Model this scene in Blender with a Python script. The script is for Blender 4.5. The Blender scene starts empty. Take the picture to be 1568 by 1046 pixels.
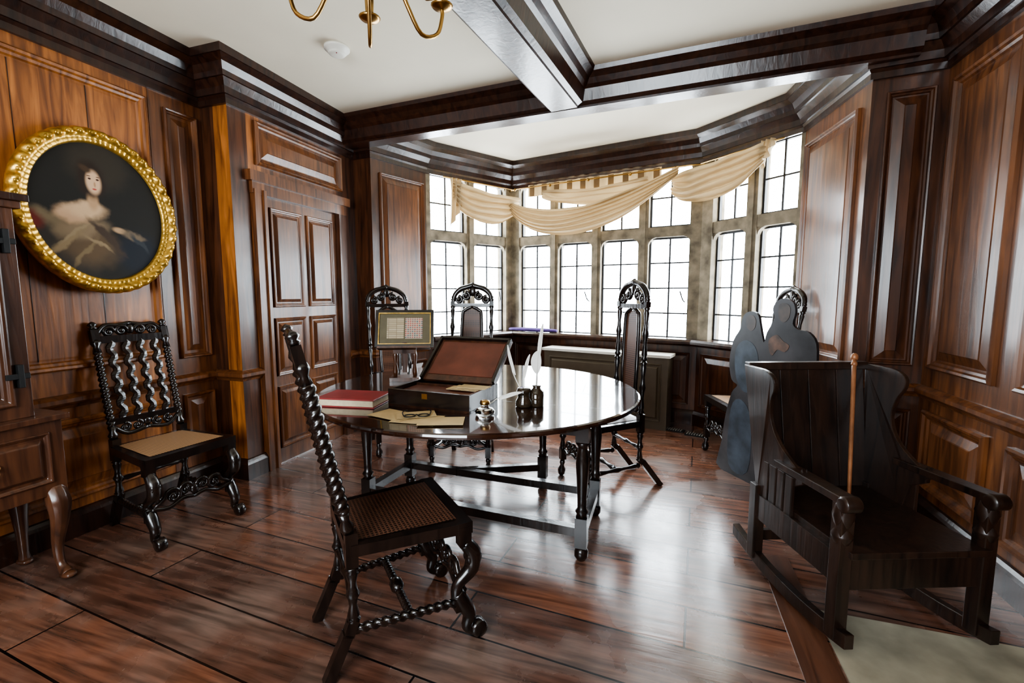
import bpy, math, random, bmesh
from mathutils import Vector, Matrix, noise
random.seed(4)
# ================= materials
def newmat(name):
    m=bpy.data.materials.new(name); m.use_nodes=True
    nt=m.node_tree; b=nt.nodes['Principled BSDF']; return m,nt,b
def N(nt,t,**k):
    n=nt.nodes.new(t)
    for a,v in k.items(): setattr(n,a,v)
    return n
def wood(name,c1,c2,rough=.35,stretch=(9,9,.8),scale=3,bump=.15,coat=.3,blot=.5,crough=.15):
    m,nt,b=newmat(name)
    tc=N(nt,'ShaderNodeTexCoord'); mp=N(nt,'ShaderNodeMapping'); mp.inputs['Scale'].default_value=stretch
    nt.links.new(tc.outputs['Object'],mp.inputs[0])
    n1=N(nt,'ShaderNodeTexNoise'); n1.inputs['Scale'].default_value=scale; n1.inputs['Detail'].default_value=7; n1.inputs['Distortion'].default_value=.8
    nt.links.new(mp.outputs[0],n1.inputs['Vector'])
    n2=N(nt,'ShaderNodeTexNoise'); n2.inputs['Scale'].default_value=1.7; n2.inputs['Detail'].default_value=3
    nt.links.new(tc.outputs['Object'],n2.inputs['Vector'])
    r=N(nt,'ShaderNodeValToRGB'); e=r.color_ramp.elements
    e[0].position=.32; e[0].color=(*c1,1); e[1].position=.68; e[1].color=(*c2,1)
    nt.links.new(n1.outputs['Fac'],r.inputs[0])
    mx=N(nt,'ShaderNodeMixRGB',blend_type='MULTIPLY'); mx.inputs[0].default_value=.8
    r2=N(nt,'ShaderNodeValToRGB'); e=r2.color_ramp.elements; e[0].position=.33; e[0].color=(blot,blot*.92,blot*.88,1); e[1].position=.62; e[1].color=(1,1,1,1)
    nt.links.new(n2.outputs['Fac'],r2.inputs[0]); nt.links.new(r.outputs[0],mx.inputs[1]); nt.links.new(r2.outputs[0],mx.inputs[2])
    nt.links.new(mx.outputs[0],b.inputs['Base Color'])
    b.inputs['Roughness'].default_value=rough; b.inputs['Coat Weight'].default_value=coat; b.inputs['Coat Roughness'].default_value=crough
    bp=N(nt,'ShaderNodeBump'); bp.inputs['Strength'].default_value=bump; bp.inputs['Distance'].default_value=.01
    nt.links.new(n1.outputs['Fac'],bp.inputs['Height']); nt.links.new(bp.outputs[0],b.inputs['Normal'])
    return m
def plain(name,c,rough=.5,metal=0,noise=.15,scale=12,bump=.05,coat=0):
    m,nt,b=newmat(name)
    tc=N(nt,'ShaderNodeTexCoord'); n1=N(nt,'ShaderNodeTexNoise'); n1.inputs['Scale'].default_value=scale; n1.inputs['Detail'].default_value=5
    nt.links.new(tc.outputs['Object'],n1.inputs['Vector'])
    r=N(nt,'ShaderNodeValToRGB'); e=r.color_ramp.elements; e[0].position=.3;e[1].position=.7
    e[0].color=(*[x*(1-noise) for x in c],1); e[1].color=(*[min(1,x*(1+noise)) for x in c],1)
    nt.links.new(n1.outputs['Fac'],r.inputs[0]); nt.links.new(r.outputs[0],b.inputs['Base Color'])
    b.inputs['Roughness'].default_value=rough; b.inputs['Metallic'].default_value=metal; b.inputs['Coat Weight'].default_value=coat
    bp=N(nt,'ShaderNodeBump'); bp.inputs['Strength'].default_value=bump; bp.inputs['Distance'].default_value=.01
    nt.links.new(n1.outputs['Fac'],bp.inputs['Height']); nt.links.new(bp.outputs[0],b.inputs['Normal'])
    return m
M={}
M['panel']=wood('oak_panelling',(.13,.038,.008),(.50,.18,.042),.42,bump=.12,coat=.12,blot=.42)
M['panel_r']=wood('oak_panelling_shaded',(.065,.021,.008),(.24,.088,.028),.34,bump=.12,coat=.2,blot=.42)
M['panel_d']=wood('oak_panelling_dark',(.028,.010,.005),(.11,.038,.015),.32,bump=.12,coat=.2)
M['dark']=wood('dark_oak_trim',(.013,.005,.0035),(.050,.018,.009),.28)
M['black']=wood('ebonised_wood',(.005,.0035,.003),(.020,.011,.008),.26,coat=.4)
M['settle']=wood('dark_elm',(.010,.0055,.004),(.038,.018,.011),.36,coat=.2)
M['brown']=wood('walnut',(.04,.015,.008),(.12,.046,.021),.3)
M['tabletop']=wood('polished_oak_top',(.014,.006,.004),(.045,.018,.010),.12,stretch=(.8,9,9),coat=.8,bump=.015,crough=.04)
M['plaster']=plain('cream_plaster',(.80,.73,.58),.9,noise=.03,scale=3)
M['stone']=plain('limestone',(.20,.165,.115),.9,noise=.5,scale=9,bump=.4)
M['lead']=plain('lead_came',(.012,.012,.014),.5)
M['gilt']=plain('gilt',(.62,.38,.08),.33,metal=.85,noise=.4,scale=30,bump=.2)
M['brass']=plain('aged_brass',(.45,.27,.09),.3,metal=1,noise=.25)
M['copper']=plain('cane_stick',(.26,.11,.05),.4,metal=.2,noise=.3)
M['iron']=plain('wrought_iron',(.02,.02,.02),.5,metal=.6)
M['white']=plain('white_plastic',(.75,.72,.64),.5,noise=.03)
M['candle']=plain('candle_wax',(.85,.78,.6),.5,noise=.04)
M['paper']=plain('old_paper',(.55,.40,.20),.8,noise=.12)
M['page']=plain('book_pages',(.60,.50,.34),.8,noise=.1,scale=60)
M['red']=plain('red_leather',(.24,.025,.025),.45,noise=.25)
M['leather']=plain('russet_leather',(.12,.035,.02),.42,noise=.3,scale=8)
M['feather']=plain('feather',(.78,.76,.72),.8,noise=.08)
M['glass_d']=plain('dark_bottle_glass',(.03,.02,.012),.08,noise=.2,coat=.5)
M['mount']=plain('olive_mount',(.12,.10,.055),.7)
M['radiator']=plain('brown_painted_cover',(.085,.062,.038),.5,noise=.1)
M['purple']=plain('purple_velvet',(.07,.035,.16),.9,noise=.2)
M['slab']=plain('hearth_stone',(.30,.27,.20),.75,noise=.3,scale=6,bump=.2)
M['board']=wood('hearth_border',(.07,.028,.016),(.16,.066,.036),.35,stretch=(9,.8,9))
M['paint_d']=plain('dummy_board_dark',(.030,.028,.030),.4,noise=.7,scale=5)
M['paint_f']=plain('dummy_board_ochre',(.085,.042,.024),.45,noise=.6,scale=16)
M['paint_n']=plain('dummy_board_head',(.050,.034,.026),.45,noise=.5,scale=14)
M['paint_b']=plain('dummy_board_blue',(.034,.045,.060),.45,noise=.6,scale=9)
M['vent']=plain('vent_metal',(.25,.24,.22),.5)
M['stripe']=plain('brown_trim_braid',(.20,.12,.05),.8)
def glass():
    m,nt,b=newmat('clear_glass'); b.inputs['Transmission Weight'].default_value=1; b.inputs['Roughness'].default_value=.02; b.inputs['Base Color'].default_value=(.95,.95,.9,1); return m
M['glass']=glass()
def cane(name,c1,c2):
    m,nt,b=newmat(name); tc=N(nt,'ShaderNodeTexCoord')
    ch=N(nt,'ShaderNodeTexVoronoi'); ch.feature='F1'; ch.inputs['Scale'].default_value=70; ch.inputs['Randomness'].default_value=.0
    nt.links.new(tc.outputs['Object'],ch.inputs['Vector'])
    r=N(nt,'ShaderNodeValToRGB'); r.color_ramp.elements[0].position=.30; r.color_ramp.elements[0].color=(*c1,1); r.color_ramp.elements[1].position=.42; r.color_ramp.elements[1].color=(*c2,1)
    nt.links.new(ch.outputs['Distance'],r.inputs[0]); nt.links.new(r.outputs[0],b.inputs['Base Color']); b.inputs['Roughness'].default_value=.4
    return m
M['cane']=cane('cane_weave',(.05,.03,.018),(.50,.29,.15)); M['cane_d']=cane('dark_cane_weave',(.006,.004,.003),(.12,.052,.03))
def cloth():
    m,nt,b=newmat('gold_drape'); out=nt.nodes['Material Output']
    b.inputs['Base Color'].default_value=(.46,.345,.20,1); b.inputs['Roughness'].default_value=.85
    t=N(nt,'ShaderNodeBsdfTranslucent'); t.inputs[0].default_value=(.48,.32,.15,1)
    mx=N(nt,'ShaderNodeMixShader'); mx.inputs[0].default_value=.15
    w=N(nt,'ShaderNodeTexNoise'); w.inputs['Scale'].default_value=200; tc=N(nt,'ShaderNodeTexCoord'); nt.links.new(tc.outputs['Object'],w.inputs['Vector'])
    bp=N(nt,'ShaderNodeBump'); bp.inputs['Strength'].default_value=.1; nt.links.new(w.outputs['Fac'],bp.inputs['Height']); nt.links.new(bp.outputs[0],b.inputs['Normal'])
    nt.links.new(b.outputs[0],mx.inputs[1]); nt.links.new(t.outputs[0],mx.inputs[2]); nt.links.new(mx.outputs[0],out.inputs[0]); return m
M['cloth']=cloth()
def grid(name,c1,c2,c3,w,h,rot=False):
    m,nt,b=newmat(name); tc=N(nt,'ShaderNodeTexCoord'); mp=N(nt,'ShaderNodeMapping'); mp.inputs['Rotation'].default_value=(math.pi/2,0,0); nt.links.new(tc.outputs['Object'],mp.inputs[0])
    br=N(nt,'ShaderNodeTexBrick'); br.offset=0; br.inputs['Scale'].default_value=1; br.inputs['Brick Width'].default_value=w; br.inputs['Row Height'].default_value=h; br.inputs['Mortar Size'].default_value=.0015
    for k,c in (('Color1',c1),('Color2',c2),('Mortar',c3)): br.inputs[k].default_value=(*c,1)
    nt.links.new(mp.outputs[0],br.inputs['Vector']); nt.links.new(br.outputs['Color'],b.inputs['Base Color']); b.inputs['Roughness'].default_value=.6; return m
M['samp1']=grid('printed_sheet',(.5,.42,.28),(.38,.30,.18),(.2,.15,.09),.05,.012)
M['samp2']=grid('printed_patterns',(.42,.12,.09),(.12,.14,.14),(.6,.52,.38),.014,.012)
def floor_mat():
    m,nt,b=newmat('oak_floorboards')
    tc=N(nt,'ShaderNodeTexCoord'); mp=N(nt,'ShaderNodeMapping'); mp.inputs['Rotation'].default_value=(0,0,.07)
    nt.links.new(tc.outputs['Object'],mp.inputs[0])
    br=N(nt,'ShaderNodeTexBrick'); br.offset=.37; br.offset_frequency=2
    br.inputs['Scale'].default_value=1; br.inputs['Brick Width'].default_value=2.3; br.inputs['Row Height'].default_value=.24
    br.inputs['Mortar Size'].default_value=.0045; br.inputs['Color1'].default_value=(.20,.080,.045,1); br.inputs['Color2'].default_value=(.085,.038,.026,1); br.inputs['Mortar'].default_value=(.005,.003,.003,1)
    nt.links.new(mp.outputs[0],br.inputs['Vector'])
    mp2=N(nt,'ShaderNodeMapping'); mp2.inputs['Scale'].default_value=(1.2,14,1); nt.links.new(tc.outputs['Object'],mp2.inputs[0])
    n=N(nt,'ShaderNodeTexNoise'); n.inputs['Scale'].default_value=2.5; n.inputs['Detail'].default_value=7; n.inputs['Distortion'].default_value=.3; nt.links.new(mp2.outputs[0],n.inputs['Vector'])
    n2=N(nt,'ShaderNodeTexNoise'); n2.inputs['Scale'].default_value=2.6; n2.inputs['Detail'].default_value=6; nt.links.new(tc.outputs['Object'],n2.inputs['Vector'])
    r=N(nt,'ShaderNodeMapRange'); r.interpolation_type='SMOOTHSTEP'; r.inputs['From Min'].default_value=.2; r.inputs['From Max'].default_value=.8; r.inputs['To Min'].default_value=.35; r.inputs['To Max'].default_value=1.55; nt.links.new(n.outputs['Fac'],r.inputs[0])
    mxg=N(nt,'ShaderNodeMixRGB'); mxg.inputs[2].default_value=(.185,.125,.098,1)
    rb=N(nt,'ShaderNodeMapRange'); rb.interpolation_type='SMOOTHSTEP'; rb.inputs['From Min'].default_value=.38; rb.inputs['From Max'].default_value=.72; rb.inputs['To Max'].default_value=.85; nt.links.new(n2.outputs['Fac'],rb.inputs[0])
    fm=N(nt,'ShaderNodeMath',operation='SUBTRACT'); fm.use_clamp=True; nt.links.new(rb.outputs[0],fm.inputs[0]); nt.links.new(br.outputs['Fac'],fm.inputs[1])
    nt.links.new(fm.outputs[0],mxg.inputs[0]); nt.links.new(br.outputs['Color'],mxg.inputs[1])
    mx=N(nt,'ShaderNodeVectorMath',operation='SCALE'); nt.links.new(mxg.outputs[0],mx.inputs[0]); nt.links.new(r.outputs[0],mx.inputs['Scale'])
    nt.links.new(mx.outputs[0],b.inputs['Base Color'])
    rr=N(nt,'ShaderNodeMapRange'); rr.interpolation_type='SMOOTHSTEP'; rr.inputs['From Min'].default_value=.25; rr.inputs['From Max'].default_value=.75; rr.inputs['To Min'].default_value=.14; rr.inputs['To Max'].default_value=.40
    nt.links.new(n2.outputs['Fac'],rr.inputs[0]); nt.links.new(rr.outputs[0],b.inputs['Roughness'])
    ad=N(nt,'ShaderNodeMath',operation='MULTIPLY_ADD'); ad.inputs[1].default_value=-1.4; nt.links.new(br.outputs['Fac'],ad.inputs[0])
    sc=N(nt,'ShaderNodeMath',operation='MULTIPLY'); sc.inputs[1].default_value=.22; nt.links.new(n.outputs['Fac'],sc.inputs[0]); nt.links.new(sc.outputs[0],ad.inputs[2])
    bp=N(nt,'ShaderNodeBump'); bp.inputs['Strength'].default_value=.35; bp.inputs['Distance'].default_value=.006; nt.links.new(ad.outputs[0],bp.inputs['Height']); nt.links.new(bp.outputs[0],b.inputs['Normal'])
    b.inputs['Specular IOR Level'].default_value=.8; b.inputs['Coat Weight'].default_value=.35; b.inputs['Coat Roughness'].default_value=.13
    nt.links.new(bp.outputs[0],b.inputs['Coat Normal'])
    return m
M['floor']=floor_mat()
def painting():
    m,nt,b=newmat('oil_portrait'); tc=N(nt,'ShaderNodeTexCoord'); nz=N(nt,'ShaderNodeTexNoise'); nz.inputs['Scale'].default_value=14; nz.inputs['Detail'].default_value=5
    nt.links.new(tc.outputs['Object'],nz.inputs['Vector'])
    mxn=N(nt,'ShaderNodeMixRGB',blend_type='LINEAR_LIGHT'); mxn.inputs[0].default_value=.03; nt.links.new(tc.outputs['Object'],mxn.inputs[1]); nt.links.new(nz.outputs['Color'],mxn.inputs[2])
    col=N(nt,'ShaderNodeRGB'); col.outputs[0].default_value=(.014,.012,.009,1); cur=col.outputs[0]
    B=[(150,255,50,40,0,(.030,.023,.015),.5),(85,395,62,38,.3,(.034,.027,.02),.5),(195,385,44,36,-.4,(.012,.014,.020),.5),(120,375,52,34,.4,(.11,.07,.036),.6),
       (80,350,40,16,.55,(.17,.125,.07),.5),(62,372,26,26,0,(.03,.024,.017),.5),(52,348,20,16,0,(.13,.016,.010),.5),(118,352,42,17,-.25,(.22,.155,.09),.6),(104,334,26,12,.15,(.46,.29,.17),.5),(126,324,32,13,-.05,(.54,.36,.21),.5),(136,308,9,17,0,(.42,.26,.14),.5),(137,277,23,30,0,(.022,.012,.007),.4),
       (140,281,12,19,0,(.56,.36,.22),.35),(135,276,2.6,1.6,0,(.05,.02,.012),.4),(146,276,2.6,1.6,0,(.05,.02,.012),.4),(140.5,291,3.6,1.4,0,(.36,.06,.045),.4),(141.5,284,1.8,4.5,0,(.38,.22,.12),.5),(134,272,3.4,.8,0,(.12,.06,.035),.4),(147,272,3.4,.8,0,(.12,.06,.035),.4),(130,262,10,5,.5,(.05,.028,.014),.5),
       (150,362,42,6,.9,(.055,.035,.022),.5),(95,374,42,5,-.8,(.24,.17,.09),.6),(118,388,34,4,-.9,(.19,.135,.07),.6),(104,362,30,3,-.7,(.28,.21,.12),.6),(135,372,26,3,.6,(.25,.18,.10),.6),(170,350,12,5,.2,(.42,.27,.15),.5),(190,356,22,7,.3,(.15,.11,.07),.5),(200,368,24,4,.9,(.03,.035,.04),.5)]
    for x,y,rx,ry,a,c,sf in B:
        cx=(x-147)*.0033; cz=(325-y)*.0035; rx*=.0031; ry*=.0035
        mp=N(nt,'ShaderNodeMapping',vector_type='TEXTURE'); mp.inputs['Location'].default_value=(cx,0,cz); mp.inputs['Rotation'].default_value=(0,a,0); mp.inputs['Scale'].default_value=(rx,10,ry)
        big=rx>.06
        nt.links.new(mxn.outputs[0] if big else tc.outputs['Object'],mp.inputs[0])
        ln=N(nt,'ShaderNodeVectorMath',operation='LENGTH'); nt.links.new(mp.outputs[0],ln.inputs[0])
        mr=N(nt,'ShaderNodeMapRange',interpolation_type='SMOOTHSTEP'); mr.inputs['From Min'].default_value=1+sf*.5; mr.inputs['From Max'].default_value=1-sf; nt.links.new(ln.outputs['Value'],mr.inputs[0])
        mx=N(nt,'ShaderNodeMixRGB'); nt.links.new(mr.outputs[0],mx.inputs[0]); nt.links.new(cur,mx.inputs[1]); mx.inputs[2].default_value=(*c,1); cur=mx.outputs[0]
    nt.links.new(cur,b.inputs['Base Color']); b.inputs['Roughness'].default_value=.6; b.inputs['Specular IOR Level'].default_value=.2; return m
M['portrait']=painting()
# ================= mesh builder
def frame(d):
    d=d.normalized(); a=Vector((0,0,1)) if abs(d.z)<.9 else Vector((1,0,0))
    if abs(d.z)>=.9: u=Vector((1,0,0)); u=(u-d*u.dot(d)).normalized()
    else: u=d.cross(a).normalized()
    return u,d.cross(u)
class MB:
    def __init__(s): s.v=[];s.f=[];s.m=[];s.mats=[];s.sm=[]
    def mi(s,k):
        if k not in s.mats: s.mats.append(k)
        return s.mats.index(k)
    def add(s,vs,fs,mat,smooth=False):
        o=len(s.v); s.v+= [tuple(v) for v in vs]; i=s.mi(mat)
        for f in fs: s.f.append([q+o for q in f]); s.m.append(i); s.sm.append(smooth)
    def box(s,lo,hi,mat,T=None):
        x0,y0,z0=lo;x1,y1,z1=hi
        vs=[(x0,y0,z0),(x1,y0,z0),(x1,y1,z0),(x0,y1,z0),(x0,y0,z1),(x1,y0,z1),(x1,y1,z1),(x0,y1,z1)]
        if T: vs=[T(v) for v in vs]
        s.add(vs,[(0,3,2,1),(4,5,6,7),(0,1,5,4),(1,2,6,5),(2,3,7,6),(3,0,4,7)],mat)
    def rings(s,rs,mat,cap0=True,cap1=True,smooth=True,closed=True):
        n=len(rs[0]); vs=[p for r in rs for p in r]; fs=[]
        for i in range(len(rs)-1):
            for j in range(n if closed else n-1):
                k=(j+1)%n; fs.append((i*n+j,i*n+k,(i+1)*n+k,(i+1)*n+j))
        if cap0: fs.append(tuple(range(n))[::-1])
        if cap1: fs.append(tuple((len(rs)-1)*n+j for j in range(n)))
        s.add(vs,fs,mat,smooth)
    def bar(s,p0,p1,w,h,mat,up=(0,0,1)):
        p0,p1=Vector(p0),Vector(p1); d=(p1-p0).normalized(); up=Vector(up); u=d.cross(up).normalized(); v=u.cross(d)
        rs=[[p+u*a*w/2+v*b*h/2 for a,b in ((-1,-1),(1,-1),(1,1),(-1,1))] for p in (p0,p1)]
        s.rings(rs,mat,smooth=False)
    def lathe(s,p0,p1,prof,mat,seg=14):
        p0,p1=Vector(p0),Vector(p1); d=p1-p0; u,v=frame(d); rs=[]
        for t,r in prof:
            c=p0+d*t; rs.append([c+u*math.cos(2*math.pi*j/seg)*r+v*math.sin(2*math.pi*j/seg)*r for j in range(seg)])
        s.rings(rs,mat)
    def twist(s,p0,p1,r,turns,mat,seg=12,depth=.34):
        p0,p1=Vector(p0),Vector(p1); d=p1-p0; u,v=frame(d); rs=[]; n=max(8,int(turns*14))
        for i in range(n+1):
            t=i/n; c=p0+d*t; k=1 if 0<i<n else .8; ph=t*turns*2*math.pi; ring=[]
            for j in range(seg):
                a=2*math.pi*j/seg; rr=r*k*(1-depth*.5+depth*.5*math.cos(2*(a-ph)))
                ring.append(c+u*math.cos(a)*rr+v*math.sin(a)*rr)
            rs.append(ring)
        s.rings(rs,mat)
    def tube(s,pts,rad,mat,seg=8,sub=4,flat=1.0):
        P=[Vector(p) for p in pts]; n=len(P)
        if not hasattr(rad,'__len__'): rad=[rad]*n
        Q=[];R=[]
        for i in range(n-1):
            a=P[max(0,i-1)];b=P[i];c=P[i+1];d=P[min(n-1,i+2)]
            for k in range(sub):
                t=k/sub; Q.append(.5*((2*b)+(c-a)*t+(2*a-5*b+4*c-d)*t*t+(3*b-a-3*c+d)*t**3)); R.append(rad[i]*(1-t)+rad[i+1]*t)
        Q.append(P[-1]);R.append(rad[-1]); rs=[]; u=None
        for i,q in enumerate(Q):
            d=(Q[min(i+1,len(Q)-1)]-Q[max(i-1,0)]).normalized()
            if u is None: u,_=frame(d)
            u=(u-d*u.dot(d)).normalized(); v=d.cross(u)
            rs.append([q+u*math.cos(2*math.pi*j/seg)*R[i]*flat+v*math.sin(2*math.pi*j/seg)*R[i] for j in range(seg)])
        s.rings(rs,mat)
    def ball(s,c,r,mat,seg=12,sq=(1,1,1)):
        c=Vector(c); rs=[]
        for i in range(1,8):
            a=math.pi*i/8; rs.append([c+Vector((math.sin(a)*math.cos(2*math.pi*j/seg)*r*sq[0],math.sin(a)*math.sin(2*math.pi*j/seg)*r*sq[1],-math.cos(a)*r*sq[2])) for j in range(seg)])
        s.rings(rs,mat)
    def scroll(s,c,ux,uz,r,mat,turns=1.3,start=0,dirn=1,rad=.01,lead=None):
        c=Vector(c);ux=Vector(ux);uz=Vector(uz);pts=[];rr=[]; n=int(turns*8)
        if lead: pts.append(Vector(lead)); rr.append(rad*.8)
        for i in range(n+1):
            t=i/n; a=start+dirn*t*turns*2*math.pi; q=r*(1-.78*t); pts.append(c+ux*math.cos(a)*q+uz*math.sin(a)*q); rr.append(rad*(1-.15*t))
        s.tube(pts,rr,mat,seg=7,sub=2); s.ball(c,rad*1.25,mat,8)
    def poly(s,pts,th,mat,T,smooth=False):
        n=len(pts); s.add([T((a,b,0)) for a,b in pts]+[T((a,b,th)) for a,b in pts],[tuple(range(n))[::-1],tuple(range(n,2*n))]+[(i,(i+1)%n,n+(i+1)%n,n+i) for i in range(n)],mat,smooth)
    def obj(s,name,loc=None,rot=None,fix=True,bev=0):
        me=bpy.data.meshes.new(name); me.from_pydata(s.v,[],s.f)
        for k in s.mats: me.materials.append(M[k])
        me.polygons.foreach_set('material_index',s.m); me.polygons.foreach_set('use_smooth',s.sm)
        me.update(); ob=bpy.data.objects.new(name,me); bpy.context.collection.objects.link(ob)
        if fix:
            bm=bmesh.new(); bm.from_mesh(me); bmesh.ops.recalc_face_normals(bm,faces=bm.faces); bm.to_mesh(me); bm.free()
        if loc: ob.location=loc
        if rot is not None: ob.rotation_euler=(0,0,rot) if not hasattr(rot,'__len__') else rot
        if bev:
            b=ob.modifiers.new('bevel','BEVEL'); b.width=bev; b.segments=2; b.limit_method='ANGLE'
        return ob
def smooth_poly(pts,sub=4):
    P=[Vector((*p,0)) for p in pts]; n=len(P); out=[]
    for i in range(n):
        a,b,c,d=P[i-1],P[i],P[(i+1)%n],P[(i+2)%n]
        for k in range(sub):
            t=k/sub; q=.5*((2*b)+(c-a)*t+(2*a-5*b+4*c-d)*t*t+(3*b-a-3*c+d)*t**3); out.append((q.x,q.y))
    return out
class WallT:
    def __init__(w,p0,p1,off=0):
        w.p0=Vector((*p0[:2],0)); d=Vector((*p1[:2],0))-w.p0; w.L=d.length; w.d=d/w.L; w.n=Vector((w.d.y,-w.d.x,0)); w.p0=w.p0+w.n*off
    def __call__(w,v): return w.p0+w.d*v[0]+w.n*v[1]+Vector((0,0,v[2]))
    def box(w,mb,s0,s1,z0,z1,n0,n1,mat): mb.box((s0,n0,z0),(s1,n1,z1),mat,w)
    def panel(w,mb,s0,s1,z0,z1,mat='panel',mm=None,b=.05,h=.028,field=.045,flat=False):
        mm=mm or mat
        prof=[(0,0),(0,h*.6),(b*.2,h),(b*.45,h*.9),(b*.6,h*.5),(b*.85,h*.35),(b,-.0),(b+.008,-.004)]
        def ring(i,n): return [w((s0+i,n,z0+i)),w((s1-i,n,z0+i)),w((s1-i,n,z1-i)),w((s0+i,n,z1-i))]
        mb.rings([ring(i,n) for i,n in prof],mm,False,False,smooth=False)
        i=b+.008; f=min(field,(s1-s0)/2-i-.02,(z1-z0)/2-i-.02)
        if flat:
            mb.rings([ring(i,.001),ring(i+.01,.002)],mat,False,True,smooth=False); x=s0+.3
            while x<s1-.15: w.box(mb,x,x+.003,z0+i,z1-i,.0,.004,'dark'); x+=.31
        else: mb.rings([ring(i,.0),ring(i+f,.014),ring(i+f+.004,.018)],mat,False,True,smooth=False)
def sweep(mb,path,prof,mat,closed=False):
    P=[Vector((*p,0)) for p in path]; n=len(P); R=[]
    def nrm(a,b): d=(b-a).normalized(); return Vector((d.y,-d.x,0))
    for i in range(n):
        if closed: n1=nrm(P[i-1],P[i]); n2=nrm(P[i],P[(i+1)%n])
        else:
            n1=nrm(P[i-1],P[i]) if i>0 else nrm(P[0],P[1]); n2=nrm(P[i],P[i+1]) if i<n-1 else n1
        m=(n1+n2)/(1+n1.dot(n2)); R.append([P[i]+m*a+Vector((0,0,z)) for a,z in prof])
    if closed: R.append(R[0])
    mb.rings(R,mat,not closed,not closed,smooth=False,closed=True)
CORN=[(0,2.53),(.022,2.53),(.022,2.565),(.035,2.58),(.05,2.58),(.055,2.62),(.085,2.66),(.10,2.66),(.105,2.69),(.125,2.73),(.165,2.755),(.175,2.755),(.18,2.80),(0,2.80)]
SKIRT=[(0,0),(.03,0),(.03,.11),(.022,.125),(.012,.14),(0,.145)]
DADO=[(0,.70),(.012,.70),(.02,.715),(.035,.725),(.045,.735),(.045,.755),(.03,.765),(.01,.775),(0,.775)]
XA=-2.98
P=dict(a0=(XA,-1.7),a1=(XA,2.37),b0=(-2.74,2.37),b1=(-2.76,3.68),c1=(-2.56,3.66),w0=(-2.35,4.3),w1=(-1.74,5.28),w2=(.335,4.8),w3=(1.0,4.14),d0=(1.12,3.3),e0=(1.46,3.26),e1=(1.46,-1.7))
def solid(p0,p1,z0=0,z1=2.8,th=.14,mat='panel',e0=0,e1=0):
    w=WallT(p0,p1); mb=MB(); w.box(mb,-e0,w.L+e1,z0,z1,-th,0,mat); return w,mb
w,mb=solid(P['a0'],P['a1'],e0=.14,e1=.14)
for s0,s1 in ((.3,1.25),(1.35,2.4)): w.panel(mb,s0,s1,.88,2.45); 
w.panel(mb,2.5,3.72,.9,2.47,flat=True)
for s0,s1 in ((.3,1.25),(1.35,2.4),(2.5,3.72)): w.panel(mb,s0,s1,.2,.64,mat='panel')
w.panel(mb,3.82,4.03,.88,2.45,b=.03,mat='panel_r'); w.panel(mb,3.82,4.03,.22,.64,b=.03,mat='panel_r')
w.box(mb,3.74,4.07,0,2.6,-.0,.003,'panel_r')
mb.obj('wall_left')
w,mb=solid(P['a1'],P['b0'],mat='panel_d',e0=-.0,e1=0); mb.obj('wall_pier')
w=WallT(P['b0'],P['b1']); mb=MB(); L=w.L
DA,DB=.25,1.05
w.box(mb,.14,DA,0,2.8,-.14,0,'panel'); w.box(mb,0,.141,0,2.8,-.12,0,'panel');w.box(mb,DB,L+.1,0,2.8,-.14,0,'panel_d'); w.box(mb,DA,DB,2.0,2.8,-.14,0,'panel_r')  # first strip in brighter oak: the lit pilaster is put into the colour
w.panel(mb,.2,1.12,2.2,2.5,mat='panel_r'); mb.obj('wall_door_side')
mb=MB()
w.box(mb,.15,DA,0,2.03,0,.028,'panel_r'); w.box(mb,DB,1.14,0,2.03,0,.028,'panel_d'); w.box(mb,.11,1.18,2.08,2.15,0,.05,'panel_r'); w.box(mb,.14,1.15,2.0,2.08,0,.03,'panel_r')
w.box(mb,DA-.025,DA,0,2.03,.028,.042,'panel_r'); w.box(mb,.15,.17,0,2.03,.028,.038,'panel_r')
mb.obj('trim_1')
mb=MB(); w.box(mb,DA+.003,DB-.003,.005,1.998,-.06,-.012,'panel_r'); w2=WallT(P['b0'],P['b1'],-.012)
for a,b_ in ((DA+.06,.63),(.68,DB-.06)):
    for z0,z1 in ((.12,.6),(.68,1.12),(1.2,1.93)): w2.panel(mb,a,b_,z0,z1,b=.03,h=.016,field=.02,mat='panel_r')
mb.obj('door_1')
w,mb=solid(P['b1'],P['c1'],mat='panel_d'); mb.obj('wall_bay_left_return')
w,mb=solid(P['c1'],P['w0'],mat='panel_d'); w.panel(mb,.09,w.L-.04,.88,2.42,b=.03,mat='panel_r'); w.panel(mb,.09,w.L-.04,.2,.62,b=.03,mat='panel_d'); mb.obj('wall_bay_left')
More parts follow.
